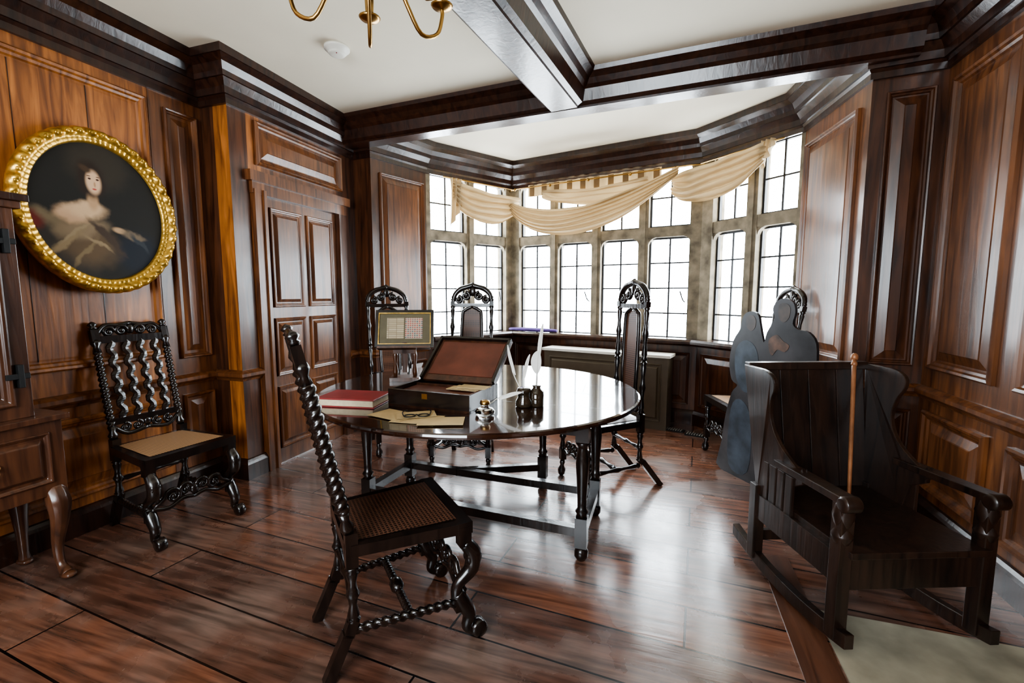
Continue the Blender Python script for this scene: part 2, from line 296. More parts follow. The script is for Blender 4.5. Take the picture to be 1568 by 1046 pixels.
def window(name,p0,p1,nl,m0=.09,m1=.09):
    w=WallT(p0,p1); mb=MB(); L=w.L; z0,z1,zt=.85,2.56,1.92; mw=.1
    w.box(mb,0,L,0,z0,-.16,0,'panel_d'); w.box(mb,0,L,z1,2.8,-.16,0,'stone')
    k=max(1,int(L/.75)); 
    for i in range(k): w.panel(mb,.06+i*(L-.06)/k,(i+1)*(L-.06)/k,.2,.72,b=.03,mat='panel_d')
    mb2=MB()
    w.box(mb2,0,m0,z0,z1,-.16,-.0,'stone'); w.box(mb2,L-m1,L,z0,z1,-.16,0,'stone')
    lw=(L-m0-m1-(nl-1)*mw)/nl
    w.box(mb2,m0,L-m1,zt-.05,zt+.05,-.15,-.01,'stone')
    for i in range(nl):
        a=m0+i*(lw+mw)
        if i: w.box(mb2,a-mw,a,z0,z1,-.15,-.005,'stone'); w.box(mb2,a-mw*.72,a-mw*.28,z0,z1,-.005,.012,'stone')
        for (b0,b1,rows) in ((z0,zt-.05,4),(zt+.05,z1,2)):
            for sx in (0,1):
                c=a if sx==0 else a+lw; sg=1 if sx==0 else -1
                pts=[(c,b1),(c+sg*.07,b1),(c+sg*.035,b1-.012),(c+sg*.012,b1-.035),(c,b1-.07)]
                mb2.poly(pts,.12,'stone',lambda q,w=w:w((q[0],-.14+q[2],q[1])))
            t=.018
            w.box(mb2,a,a+t,b0,b1,-.10,-.07,'lead'); w.box(mb2,a+lw-t,a+lw,b0,b1,-.10,-.07,'lead')
            w.box(mb2,a,a+lw,b0,b0+t,-.10,-.07,'lead'); w.box(mb2,a,a+lw,b1-t,b1,-.10,-.07,'lead')
            w.box(mb2,a+lw/2-.008,a+lw/2+.008,b0,b1,-.09,-.078,'lead')
            for r in range(1,rows):
                zz=b0+(b1-b0)*r/rows; w.box(mb2,a,a+lw,zz-.007,zz+.007,-.09,-.078,'lead')
        if (i+len(name))%2==0: mb2.tube([w((a+lw*.9,-.065,1.22)),w((a+lw*.86,-.03,1.25)),w((a+lw*.8,-.02,1.33))],.006,'iron',6)
    mb.obj('wall_bay_'+name); mb2.obj('window_'+name)
    ld=bpy.data.lights.new('portal_'+name,'AREA'); ld.shape='RECTANGLE'; ld.size=L; ld.size_y=z1-z0; ld.cycles.is_portal=True
    lo=bpy.data.objects.new('portal_'+name,ld); bpy.context.collection.objects.link(lo)
    lo.location=w((L/2,-.2,(z0+z1)/2)); lo.rotation_euler=(w.n).to_track_quat('-Z','Y').to_euler()
window('1',P['w0'],P['w1'],2,.05); window('2',P['w1'],P['w2'],4,.1,.1); window('3',P['w2'],P['w3'],2,.12,.03)
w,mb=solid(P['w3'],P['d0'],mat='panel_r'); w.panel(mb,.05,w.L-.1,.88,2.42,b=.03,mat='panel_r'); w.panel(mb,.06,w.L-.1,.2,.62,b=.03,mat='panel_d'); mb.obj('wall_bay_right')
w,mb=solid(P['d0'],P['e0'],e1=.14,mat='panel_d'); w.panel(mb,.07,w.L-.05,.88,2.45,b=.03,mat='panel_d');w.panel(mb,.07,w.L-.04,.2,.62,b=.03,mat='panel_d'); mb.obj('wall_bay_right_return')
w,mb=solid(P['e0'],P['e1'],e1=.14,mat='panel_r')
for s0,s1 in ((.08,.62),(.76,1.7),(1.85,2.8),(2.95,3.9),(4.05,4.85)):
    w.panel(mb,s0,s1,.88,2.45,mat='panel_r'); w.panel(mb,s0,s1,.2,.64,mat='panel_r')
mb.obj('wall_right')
w=WallT(P['e1'],P['a0']); mb=MB(); L=w.L; BA,BB=1.4,3.4
w.box(mb,0,L,0,1.0,-.14,0,'panel'); w.box(mb,0,L,2.4,2.8,-.14,0,'panel'); w.box(mb,0,BA,1.0,2.4,-.14,0,'panel'); w.box(mb,BB,L,1.0,2.4,-.14,0,'panel'); mb.obj('wall_back')
mb=MB()
for k in range(4): s=BA+k*(BB-BA-.04)/3; w.box(mb,s,s+.04,1.0,2.4,-.1,-.04,'white')
for z in (1.0,1.68,2.36): w.box(mb,BA,BB,z,z+.04,-.1,-.04,'white')
mb.obj('window_4')  # window added behind the camera to give frontal fill light
ld=bpy.data.lights.new('portal_4','AREA'); ld.shape='RECTANGLE'; ld.size=BB-BA; ld.size_y=1.4; ld.cycles.is_portal=True  # sky portal for the added fill window
lo=bpy.data.objects.new('portal_4',ld); bpy.context.collection.objects.link(lo); lo.location=w(((BA+BB)/2,-.2,1.7)); lo.rotation_euler=(w.n).to_track_quat('-Z','Y').to_euler()
order=['a0','a1','b0','b1','c1','w0','w1','w2','w3','d0','e0','e1']
path=[P[k] for k in order]
wB=WallT(P['b0'],P['b1']); q0=tuple(wB((.15,0,0)))[:2]; q1=tuple(wB((1.14,0,0)))[:2]
mb=MB(); sweep(mb,path,CORN,'dark',True); mb.obj('trim_2')
mb=MB(); sweep(mb,path[0:3]+[q0],SKIRT,'dark'); sweep(mb,[q1]+path[3:],SKIRT,'dark'); mb.obj('baseboard_left')
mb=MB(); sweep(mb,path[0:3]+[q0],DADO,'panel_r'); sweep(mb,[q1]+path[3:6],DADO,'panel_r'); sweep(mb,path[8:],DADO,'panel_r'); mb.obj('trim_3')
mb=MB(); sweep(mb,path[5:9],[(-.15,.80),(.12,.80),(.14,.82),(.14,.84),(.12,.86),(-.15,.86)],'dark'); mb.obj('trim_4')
mb=MB(); mb.box((-3.3,-1.9,-.1),(1.7,5.6,0),'floor'); mb.obj('floor')
mb=MB(); mb.box((-3.3,-1.9,2.8),(1.7,5.6,2.9),'plaster'); mb.obj('ceiling')
def beam(a,b,hw,z,mb):
    pr=[(-hw-.07,2.80),(-hw-.06,2.775),(-hw-.02,2.75),(-hw,2.72),(-hw+.02,2.70),(-hw+.04,z+.03),(-hw+.07,z+.012),(-hw+.075,z)]
    pr=pr+[(-x,zz) for x,zz in pr[::-1]]
    sweep(mb,[a,b],pr,'dark')
mb=MB(); beam((-2.78,3.56),(1.3,3.26),.14,2.60,mb); mb.obj('ceiling_beam')
mb=MB(); beam((-.70,3.3),(-1.30,-1.7),.17,2.59,mb); mb.obj('ceiling_beam')
mb=MB(); mb.box((.64,.2,0),(1.42,2.06,.006),'slab'); mb.obj('hearth_slab')
mb=MB(); mb.box((.50,.2,0),(.63,2.45,.005),'board'); mb.obj('hearth_border_board')
for x,y in ((.15,4.52),(.33,4.42)):
    mb=MB(); mb.box((-.09,-.04,0),(.09,.04,.012),'iron')
    for i in range(7): mb.box((-.075+i*.022,-.03,.012),(-.065+i*.022,.03,.018),'vent')
    mb.obj('floor_vent',(x,y,0),-.3)
w=WallT((-1.2,4.77),(.07,4.48)); mb=MB(); w.box(mb,0,w.L,0,.70,-.22,0,'radiator'); w.box(mb,-.02,w.L+.02,.70,.725,-.23,.02,'white')
w.panel(mb,.06,w.L-.06,.08,.64,mat='radiator',b=.02,h=.01,field=.01); mb.obj('radiator_cover')
w=WallT(P['w1'],P['w2']); mb=MB()
rs=[]
for i in range(13):
    t=i/12; k=math.sin(math.pi*min(max(t,.04),.96))**.25; rs.append([w((.02+.62*t,.07+.055*k*math.cos(a),.885+.024*k*math.sin(a))) for a in [2*math.pi*j/14 for j in range(14)]])
mb.rings(rs,'purple'); mb.obj('window_seat_cushion')
# ================= curtains
def swag(mb,w,s0,s1,ztA,ztB,dip_top,dip_bot,endh,skew=.5,n0=.16,folds=5,amp=1):
    NS,NT=84,64; rs=[]
    for i in range(NS+1):
        s=i/NS; k=s**(math.log(.5)/math.log(skew)); c=math.sin(math.pi*min(max(k,0),1)); c=c**.85 if c>0 else 0
        base=ztA+(ztB-ztA)*s; top=base-dip_top*c; bot=base-endh-dip_bot*c; row=[]
        for j in range(NT+1):
            t=j/NT
            ph=t*folds*math.pi+1.2*s+.7*math.sin(5*s)
            w_=abs(math.sin(ph)); f=(w_**.7-.5)*(.03+.04*c)*amp+.05*math.sin(math.pi*t)*c+noise.noise(Vector((s*5,t*4,ztA)))*.03
            z=top+(bot-top)*(t**.9)-.012*w_*(1-t)
            row.append(w((s0+(s1-s0)*s,n0+f,z+.01*math.sin(9*s+5*t))))
        rs.append(row)
    mb.rings(rs,'cloth',False,False,True,closed=False)
mb=MB()
w1=WallT(P['w0'],P['w1']); w2=WallT(P['w1'],P['w2']); w3=WallT(P['w2'],P['w3'])
swag(mb,w1,.26,w1.L+.02,2.48,2.42,.02,.22,.16,.40,n0=.11,folds=5)
swag(mb,w2,.06,w2.L-.20,2.38,2.50,.20,.42,.08,.42,n0=.15,folds=6)
swag(mb,w2,.45,w2.L-.5,2.46,2.46,.03,.14,.08,.5,n0=.08,folds=3,amp=.5)
swag(mb,w3,-.24,w3.L-.22,2.45,2.50,.0,.18,.16,.45,n0=.15,folds=5)
for W,S0,SD,D0,D1,z0 in ((w1,.22,.14,.50,.22,2.50),(w3,w3.L-.27,.10,.22,.20,2.52)):
    rs=[]
    for i in range(25):
        s=i/24; rs.append([W((S0+SD*s,.12+.03*math.sin(s*16+t*.3),z0-(D0-D1*s)*t/10)) for t in range(11)])
    mb.rings(rs,'cloth',False,False,True,closed=False)
rs=[[w2((.25+1.5*i/60,.05+.012*math.sin(i*1.3),2.54-.13*t/3)) for t in range(4)] for i in range(61)]
mb.rings(rs,'cloth',False,False,True,closed=False)
for i in range(10): 
    s=.28+i*.155; w2.box(mb,s,s+.06,2.41,2.53,.066,.07,'stripe')
for i in range(5): mb.ball(w2((.1+i*.45,.1,2.5)),.018,'brass',8)
mb.tube([w1((.15,.1,2.505)),w1((w1.L-.05,.1,2.505)),w2((.1,.1,2.505)),w2((w2.L-.1,.1,2.505)),w3((.05,.1,2.505)),w3((w3.L-.1,.1,2.505))],.008,'brass',6,sub=2)
ob=mb.obj('swag_curtain',fix=False)
# ================= portrait
mb=MB(); n=264; rs=[]
FWD=.078
prof=[(-.105,0),(-.105,.02),(-.09,.042),(-.07,.05),(-.055,.045),(-.045,.032),(-.03,.028),(-.012,.032),(0,.02),(.004,.008)]
a0,b0=.385,.435
for i in range(n):
    th=2*math.pi*i/n; row=[]
    for k,(d,h) in enumerate(prof):
        e=0
        if k in (2,3,4): e=.010*math.sin(th*44)*(1 if k==3 else .6)+.007*noise.noise(Vector((math.cos(th)*12,math.sin(th)*12,k*.8)))
        if k in (1,2): d=d-.005*abs(math.sin(th*22))
        if k in (6,7): e=.005*math.sin(th*88)
        r_in=(.105+d)/.109*FWD
        row.append(Vector(((a0-r_in)*math.cos(th),-(h+e),(b0-r_in)*math.sin(th))))
    rs.append(row)
rs.append(rs[0]); mb.rings(rs,'gilt',False,False,True,closed=False)
for i in range(44):
    th=2*math.pi*(i+.5)/44; mb.ball(((a0-.022)*math.cos(th),-.047,(b0-.022)*math.sin(th)),.010,'gilt',8,(1,.6,1))
ri=FWD-.004
can=[Vector(((a0-ri)*math.cos(2*math.pi*i/n),-.012,(b0-ri)*math.sin(2*math.pi*i/n))) for i in range(n)]
mb.add(can,[tuple(range(n))],'portrait')
mb.add([v+Vector((0,.010,0)) for v in can],[tuple(range(n))],'dark')
ob=mb.obj('oval_portrait',(XA+.058,1.71,1.74),(math.radians(-3),0,math.pi/2),fix=False)
# ================= chairs
TURN=[(0,.7),(.04,1.1),(.08,.7),(.12,.95),(.3,.6),(.42,.75),(.5,1.1),(.58,.75),(.7,.6),(.88,.95),(.92,.7),(.96,1.1),(1,.7)]
def turned(mb,p0,p1,r,mat): mb.lathe(p0,p1,[(t,r*k) for t,k in TURN],mat,12)
def chair(name,loc,fwd,H,style,seatmat='cane',lean=.13,mat='black',wr=.17,wf=.21,hs=.46,splay=.09,pr=.021):
    mb=MB(); fx,fy=fwd; yb,yf=-.19,.20
    def bp(x,z,o=0): 
        k=max(0,(z-hs)/(H-hs)); return Vector((x,yb+o-lean*k**1.15,z))
    for sx in (-1,1):
        x=sx*wr
        mb.bar((x,yb-splay,0),(x,yb-.02,.12+splay*.4),.036,.036,mat,(0,1,0)); mb.bar((x,yb-.02,.11+splay*.4),(x,yb,.20),.036,.036,mat,(0,1,0))
        turned(mb,(x,yb,.19),(x,yb,hs-.07),.022,mat); mb.bar((x,yb,hs-.07),(x,yb,hs+.05),.04,.04,mat,(0,1,0))
        zt=H-(.10 if style=='A' else .16)
        p0,p1=bp(x,hs+.05),bp(x,zt)
        if style=='A':
            m0=p0.lerp(p1,.12);m1=p0.lerp(p1,.88)
            mb.lathe(p0,m0,[(0,.018),(.3,.024),(.6,.014),(1,.02)],mat); mb.twist(m0,m1,pr,7,mat); mb.lathe(m1,p1,[(0,.02),(.4,.014),(.7,.024),(1,.018)],mat)
            mb.bar(bp(x,zt-.01),bp(x,H-.045),.036,.032,mat,(0,1,0)); mb.lathe(bp(x,H-.045),bp(x,H),[(0,.012),(.2,.02),(.35,.012),(.6,.022),(.85,.014),(1,.003)],mat)
        else:
            mid=p0.lerp(p1,.5); turned(mb,p0,mid,.020,mat); turned(mb,mid,p1,.020,mat)
            mb.bar(bp(x,zt-.005),bp(x,zt+.03),.034,.034,mat,(0,1,0)); mb.lathe(bp(x,zt+.03),bp(x,zt+.08),[(0,.012),(.3,.02),(.5,.012),(.75,.017),(1,.003)],mat)
    for sx in (-1,1):
        x=sx*wf
        mb.bar((x,yf,hs-.08),(x,yf,hs-.005),.045,.045,mat,(0,1,0))
        if style=='A':
            mb.tube([(x,yf,hs-.07),(x,yf+.035,hs-.12),(x,yf+.03,hs-.18),(x,yf-.025,hs-.23),(x,yf-.03,hs-.28)],[.024,.032,.03,.022,.022],mat,10)
            mb.tube([(x,yf-.03,.20),(x,yf-.005,.15),(x,yf+.02,.10),(x,yf+.01,.05),(x,yf+.045,.022)],[.024,.03,.026,.02,.018],mat,10)
            mb.lathe((x-.024,yf+.055,.032),(x+.024,yf+.055,.032),[(0,.020),(.1,.032),(.9,.032),(1,.020)],mat); mb.lathe((x-.024,yf+.035,hs-.135),(x+.024,yf+.035,hs-.135),[(0,.02),(.1,.03),(.9,.03),(1,.02)],mat)
            mb.bar((x,yf-.02,.13),(x,yf-.02,.20),.04,.04,mat,(0,1,0))
        else:
            turned(mb,(x,yf,.20),(x,yf,hs-.08),.024,mat); mb.bar((x,yf,.12),(x,yf,.20),.04,.04,mat,(0,1,0))
            mb.lathe((x,yf,.12),(x,yf+.01,0),[(0,.014),(.2,.02),(.35,.013),(.6,.028),(.85,.026),(1,.012)],mat)
    for sx in (-1,1): mb.bar((sx*wr,yb,hs-.01),(sx*wf,yf+.0,hs-.01),.045,.04,mat)
    mb.bar((-wf-.022,yf,hs-.01),(wf+.022,yf,hs-.01),.055,.044,mat); mb.bar((-wr,yb,hs-.01),(wr,yb,hs-.01),.04,.04,mat)
    mb.add([(-wr+.01,yb+.01,hs+.012),(wr-.01,yb+.01,hs+.012),(wf-.02,yf-.02,hs+.014),(-wf+.02,yf-.02,hs+.014),(-wr+.01,yb+.01,hs+.003),(wr-.01,yb+.01,hs+.003),(wf-.02,yf-.02,hs+.003),(-wf+.02,yf-.02,hs+.003)],[(0,1,2,3),(7,6,5,4)],seatmat)
    for sx in (-1,1):
        a=Vector((sx*wf,yf-.02,.16));b=Vector((sx*wr,yb-.0,.16))
        if style=='A': mb.twist(a,b,.018,6,mat)
        else: turned(mb,a,b,.018,mat)
    a=Vector((-(wf+wr)/2,0,.16));b=Vector(((wf+wr)/2,0,.16))
    if style=='A': mb.lathe(a.lerp(b,.4),a.lerp(b,.6),[(0,.014),(.3,.026),(.7,.026),(1,.014)],mat); mb.twist(a,a.lerp(b,.4),.017,4,mat); mb.twist(a.lerp(b,.6),b,.017,4,mat)
    else: turned(mb,a,b,.02,mat)
    turned(mb,(-wr,yb,.28),(wr,yb,.28),.016,mat)
    yS=yf-.0; zc=.235; X=Vector((1,0,0));Z=Vector((0,0,1))
    for sx in (-1,1):
        mb.scroll((sx*.105,yS,zc),X*sx,Z,.045,mat,1.3,0,1,.011,lead=(sx*(wf-.01),yS,zc-.03)); mb.scroll((sx*.045,yS,zc+.015),X*-sx,Z,.038,mat,1.2,0,1,.010)
        mb.tube([(sx*(wf-.0),yS,zc-.035),(sx*.13,yS,zc-.055),(sx*.06,yS,zc-.03),(0,yS,zc-.04)],.011,mat,7)
    mb.ball((0,yS,zc),.022,mat,10,(1,.7,1.3))
    if style=='A':
        zl,zu=.60,H-.10
        mb.bar(bp(-wr,zl),bp(wr,zl),.024,.035,mat,(0,0,1)); mb.bar(bp(-wr,zu),bp(wr,zu),.024,.04,mat,(0,0,1))
        for i in range(4):
            # flat sawn splats with wavy (zigzag) edges
            x=(-1.5+i)*wr*.42; n_=44; row=[]
            for j in range(n_+1):
                t=j/n_; z=zl+(zu-zl)*t; o=.008*math.sin(t*2*math.pi*6); hwd=.017+.003*math.cos(t*2*math.pi*12)
                row.append([bp(x+o-hwd,z,-.006),bp(x+o+hwd,z,-.006),bp(x+o+hwd,z,.006),bp(x+o,z,.011),bp(x+o-hwd,z,.006)])
            mb.rings(row,mat,smooth=False)
        for sx in (-1,1):
            for cx,r,cz in ((.045,.032,.045),(.105,.03,.04)): mb.scroll(bp(sx*cx,zu+cz),X*sx,Z,r,mat,1.2,math.pi,-1,.011)
            for cx in (.05,.11): mb.scroll(bp(sx*cx,zl-.04),X*sx,Z,.028,mat,1.1,math.pi/2,1,.010)
            mb.tube([bp(sx*(wr-.01),zu+.03),bp(sx*.12,zu+.075),bp(sx*.06,zu+.075),bp(0,zu+.085)],.012,mat,7)
            mb.tube([bp(sx*(wr-.01),zl-.03),bp(sx*.1,zl-.075),bp(0,zl-.06)],.012,mat,7)
        mb.ball(bp(0,zu+.05),.022,mat,10,(1,.6,1.3)); mb.ball(bp(0,zl-.03),.02,mat,10,(1,.6,1.2))
    else:
        zl,zu=.60,H-.19; hw=.078
        mb.bar(bp(-wr,zl),bp(wr,zl),.026,.04,mat); mb.bar(bp(-wr,zu+.03),bp(wr,zu+.03),.024,.03,mat)
        for sx in (-1,1): 
            mb.tube([bp(sx*hw,zl),bp(sx*(hw+.006),(zl+zu)/2-.1),bp(sx*hw,zu-.06),bp(sx*hw*.75,zu-.01),bp(0,zu+.02)],.014,mat,8)
            mb.scroll(bp(sx*.055,H-.085),X*sx,Z,.036,mat,1.3,math.pi*.5,1,.013); mb.scroll(bp(sx*.115,H-.115),X*sx,Z,.032,mat,1.2,math.pi*.5,1,.013)
            mb.tube([bp(sx*wr,H-.14),bp(sx*(wr-.015),H-.075),bp(sx*.10,H-.03),bp(sx*.045,H-.012),bp(0,H)],[.017,.020,.022,.020,.022],mat,8)
            mb.scroll(bp(sx*.05,zl-.05),X*sx,Z,.03,mat,1.1,math.pi/2,1,.009)
            mb.tube([bp(sx*wr,zl-.02),bp(sx*.1,zl-.085),bp(0,zl-.065)],.011,mat,7)
        mb.ball(bp(0,H-.05),.028,mat,10,(1,.5,1.4)); mb.ball(bp(0,H+.012),.014,mat,8)
        n=8; L_=[bp(-hw,zl+(zu-.05-zl)*i/n) for i in range(n+1)]; R_=[bp(hw,zl+(zu-.05-zl)*i/n) for i in range(n+1)]
        L_.append(bp(-hw*.5,zu)); R_.append(bp(hw*.5,zu))
        mb.rings([L_,R_],seatmat+'',False,False,False,closed=False)
    l=math.hypot(fx,fy)
    return mb.obj(name,loc,math.atan2(fy/l,fx/l)-math.pi/2)
chair('barley_twist_chair',(-2.62,1.77,0),(1,-.12),1.15,'A','cane')
chair('barley_twist_chair',(-.96,1.46,0),(.68,.73),1.19,'A','cane_d',lean=.15,pr=.026)
chair('cane_back_chair',(-1.41,3.14,0),(.20,-.98),1.37,'B','cane_d',wr=.16)
chair('cane_back_chair',(-.36,3.08,0),(-.80,-.6),1.38,'B','cane_d',lean=.03,wr=.16,splay=.17)
chair('cane_back_chair',(-2.12,3.32,0),(.72,-.69),1.36,'B','cane_d')
chair('cane_back_chair',(.64,3.88,0),(-.95,-.3),1.34,'B','cane')
# ================= gateleg table
TC=(-.99,2.41); TZ=.76
mb=MB(); n=96; R=.90
def ring(r,z): return [Vector((r*math.cos(2*math.pi*i/n),r*.985*math.sin(2*math.pi*i/n),z)) for i in range(n)]
mb.rings([ring(R-.012,TZ-.026),ring(R-.002,TZ-.022),ring(R,TZ-.013),ring(R-.003,TZ-.004),ring(R-.012,TZ)],'tabletop',True,True,smooth=False)
for y in (-.27,.27):
    xx=math.sqrt((R-.02)**2-y*y); mb.box((-xx,y-.0012,TZ-.001),(xx,y+.0012,TZ+.0003),'black')
legs=[(-.34,2.12),(-.34,2.60),(-1.62,2.20),(-1.60,2.64),(-.73,2.88)]
LG=[(0,.026),(.03,.034),(.06,.026),(.1,.022),(.2,.03),(.3,.033),(.5,.028),(.75,.023),(.88,.022),(.92,.033),(.96,.024),(1,.03)]
def leg(x,y):
    mb.bar((x,y,.60),(x,y,TZ-.026),.062,.062,'black',(0,1,0)); mb.lathe((x,y,.60),(x,y,.22),[(t,r) for t,r in LG],'black')
    mb.bar((x,y,.07),(x,y,.22),.058,.058,'black',(0,1,0)); mb.lathe((x,y,.07),(x,y,0),[(0,.02),(.3,.034),(.7,.034),(1,.02)],'black')
for x,y in legs: leg(x-TC[0],y-TC[1])
def lb(a,b,z,w,h): mb.bar((a[0]-TC[0],a[1]-TC[1],z),(b[0]-TC[0],b[1]-TC[1],z),w,h,'black')
for a,b in ((0,2),(1,3),(0,1),(2,3)): lb(legs[a],legs[b],.145,.045,.045); lb(legs[a],legs[b],.68,.03,.11)
g=(-1.25,2.62); lb(g,legs[4],.145,.04,.045); lb(g,legs[4],.68,.03,.06)
mb.obj('gateleg_table',(TC[0],TC[1],0))
# ================= things on the table
def rel(mb,name,x,y,z=TZ,rot=0,bev=0,fix=True): return mb.obj(name,(x,y,z+.0005),rot,bev=bev,fix=fix)
mb=MB(); W,D,Hh=.44,.32,.085
mb.box((-W/2,-D/2,0),(W/2,D/2,.012),'brown')
for lo,hi in (((-W/2,-D/2,0),(W/2,-D/2+.014,Hh)),((-W/2,D/2-.014,0),(W/2,D/2,Hh)),((-W/2,-D/2+.014,0),(-W/2+.014,D/2-.014,Hh)),((W/2-.014,-D/2+.014,0),(W/2,D/2-.014,Hh))): mb.box(lo,hi,'black')
mb.box((-W/2+.02,-D/2+.02,Hh-.03),(W/2-.02,D/2-.1,Hh-.02),'leather'); mb.box((-W/2+.014,D/2-.095,.012),(W/2-.014,D/2-.085,Hh-.01),'brown')
LA=math.radians(40)
def lid(v): return Vector((v[0],D/2-.02+v[1]*math.cos(LA)+v[2]*math.sin(LA)*-1,Hh+.014+v[1]*math.sin(LA)+v[2]*math.cos(LA)))
mb.box((-W/2,-.02,-.016),(W/2,.29,-.002),'brown',lid); mb.box((-W/2+.03,.02,-.002),(W/2-.03,.26,.001),'leather',lid)
for lo,hi in (((-W/2,-.02,-.002),(-W/2+.014,.29,.018)),((W/2-.014,-.02,-.002),(W/2,.29,.018)),((-W/2,.276,-.002),(W/2,.29,.018))): mb.box(lo,hi,'black',lid)
mb.bar((-.12,D/2+.17,.006),(-.12,D/2+.10,.18),.014,.014,'brown',(1,0,0)); mb.bar((.12,D/2+.17,.006),(.12,D/2+.10,.18),.014,.014,'brown',(1,0,0))
for i in range(3):
    mb.box((.02+.03*i,-.02,Hh-.012+.006*i),(.19+.02*i,.06,Hh-.009+.006*i),'paper')
mb.box((-.03,-D/2-.002,.05),(.0,-D/2,.075),'brass')
rel(mb,'writing_box',-1.02,2.02,rot=-.06)
mb=MB(); 
mb.box((-.15,-.1,0),(.15,.1,.006),'red'); mb.box((-.145,-.095,.006),(.143,.095,.036),'page'); mb.box((-.15,-.1,.036),(.15,.1,.043),'red'); mb.box((-.153,-.1,0),(-.145,.1,.043),'red')
rel(mb,'red_book',-1.44,1.87,rot=.15,bev=.002)
mb=MB()
for i,(x,y,a,w_,h_) in enumerate(((0,0,.1,.2,.14),(-.13,.02,-.25,.2,.13),(.12,-.01,.35,.19,.12),(-.03,.04,.6,.17,.1))):
    ca,sa=math.cos(a),math.sin(a); z=.002+.0022*i
    def T(v,x=x,y=y,ca=ca,sa=sa): return Vector((x+v[0]*ca-v[1]*sa,y+v[0]*sa+v[1]*ca,v[2]))
    mb.box((-w_/2,-h_/2,z),(w_/2,h_/2,z+.0015),'paper',T)
rel(mb,'letters',-.99,1.70)
mb=MB()
for sx in (-1,1):
    mb.tube([(sx*.03+.024*math.cos(k*math.pi/5),.024*math.sin(k*math.pi/5)*.9,.004) for k in range(11)],.0028,'iron',6,sub=2)
    mb.tube([(sx*.055,0,.004),(sx*.062,.05,.008),(sx*.045,.11,.002)],.0025,'iron',6)
mb.tube([(-.008,0,.004),(0,.006,.006),(.008,0,.004)],.003,'iron',6)
rel(mb,'spectacles',-1.0,1.71,z=TZ+.011,rot=.5)
mb=MB(); mb.lathe((0,0,0),(0,0,.05),[(0,.03),(.1,.042),(.4,.045),(.65,.034),(.75,.018),(.95,.016),(1,.02)],'glass',18); mb.lathe((0,0,.048),(0,0,.068),[(0,.02),(.2,.023),(.8,.022),(1,.014)],'brass',16)
rel(mb,'glass_inkwell',-.74,1.86)
def quill(mb,p0,p1,wd=.02,bend=.02):
    p0,p1=Vector(p0),Vector(p1); side=(p1-p0).cross(Vector((0.2,1,0))).normalized(); m=p0.lerp(p1,.5)+side*bend
    mb.tube([p0,m,p1],[.0022,.0025,.001],'feather',6); L_=[];R_=[];C=[]
    for i in range(13):
        t=.42+.58*i/12; k=math.sin(math.pi*min(1,(t-.40)/.62))**.6; c=p0*(1-t)**2+2*m*t*(1-t)+p1*t*t
        C.append(c+Vector((0,.002,0)));L_.append(c+side*wd*k);R_.append(c-side*wd*.55*k)
    mb.rings([L_,C,R_],'feather',False,False,True,closed=False)
mb=MB(); mb.lathe((0,0,0),(0,0,.09),[(0,.035),(.05,.042),(.3,.04),(.5,.03),(.7,.03),(.85,.036),(1,.03)],'glass_d',18)
mb.lathe((.055,.03,0),(.055,.03,.10),[(0,.034),(.05,.036),(.7,.036),(.85,.02),(.92,.018),(1,.024)],'glass_d',18)
quill(mb,(.055,.03,.06),(.085,.03,.40),.014,.01); quill(mb,(.0,0,.05),(-.10,.05,.29),.012); quill(mb,(.05,.03,.08),(.07,.0,.27),.036,.0); quill(mb,(0,0,.05),(.02,.03,.25),.012)
rel(mb,'inkstand_with_quills',-.62,2.07)
mb=MB(); quill(mb,(-.09,-.03,.012),(.08,.02,.09),.012); mb.ball((-.09,-.03,.006),.005,'iron',6)
rel(mb,'quill_pen',-.68,1.95)
mb=MB(); ang=math.radians(20)
def st(v): return Vector((v[0],v[1]*math.cos(ang)+ (v[2])*math.sin(ang),.21+v[2]*math.cos(ang)-v[1]*math.sin(ang)))
FW,FH=.36,.24
mb.box((-FW/2,0,0),(FW/2,.012,FH),'mount',st)
for lo,hi in (((-FW/2,-.014,0),(FW/2,0,.018)),((-FW/2,-.014,FH-.018),(FW/2,0,FH)),((-FW/2,-.014,.018),(-FW/2+.018,0,FH-.018)),((FW/2-.018,-.014,.018),(FW/2,0,FH-.018))): mb.box(lo,hi,'black',st)
for lo,hi in (((-FW/2+.018,-.010,.018),(FW/2-.018,0,.023)),((-FW/2+.018,-.010,FH-.023),(FW/2-.018,0,FH-.018)),((-FW/2+.018,-.010,.023),(-FW/2+.023,0,FH-.023)),((FW/2-.023,-.010,.023),(FW/2-.018,0,FH-.023))): mb.box(lo,hi,'gilt',st)
mb.box((-.11,-.003,.055),(-.005,0,.19),'samp1',st); mb.box((.003,-.003,.055),(.11,0,.19),'samp2',st)
mb.box((-FW/2+.02,-.045,-.014),(FW/2-.02,.012,-.002),'brown',st)
mb.bar((0,.02,.05),(0,.02,.24),.03,.03,'brown',(0,1,0)); mb.bar((-.09,.02,.012),(.09,.02,.012),.12,.024,'brown'); mb.bar((-.07,.015,.19),(.07,.015,.19),.02,.04,'brown')
mb.lathe((-.06,.02,.02),(-.06,.02,.19),[(0,.012),(.2,.018),(.5,.01),(.8,.016),(1,.01)],'brown'); mb.lathe((.06,.02,.02),(.06,.02,.19),[(0,.012),(.2,.018),(.5,.01),(.8,.016),(1,.01)],'brown')
rel(mb,'reading_stand_with_framed_sampler',-1.52,2.47,rot=.42)
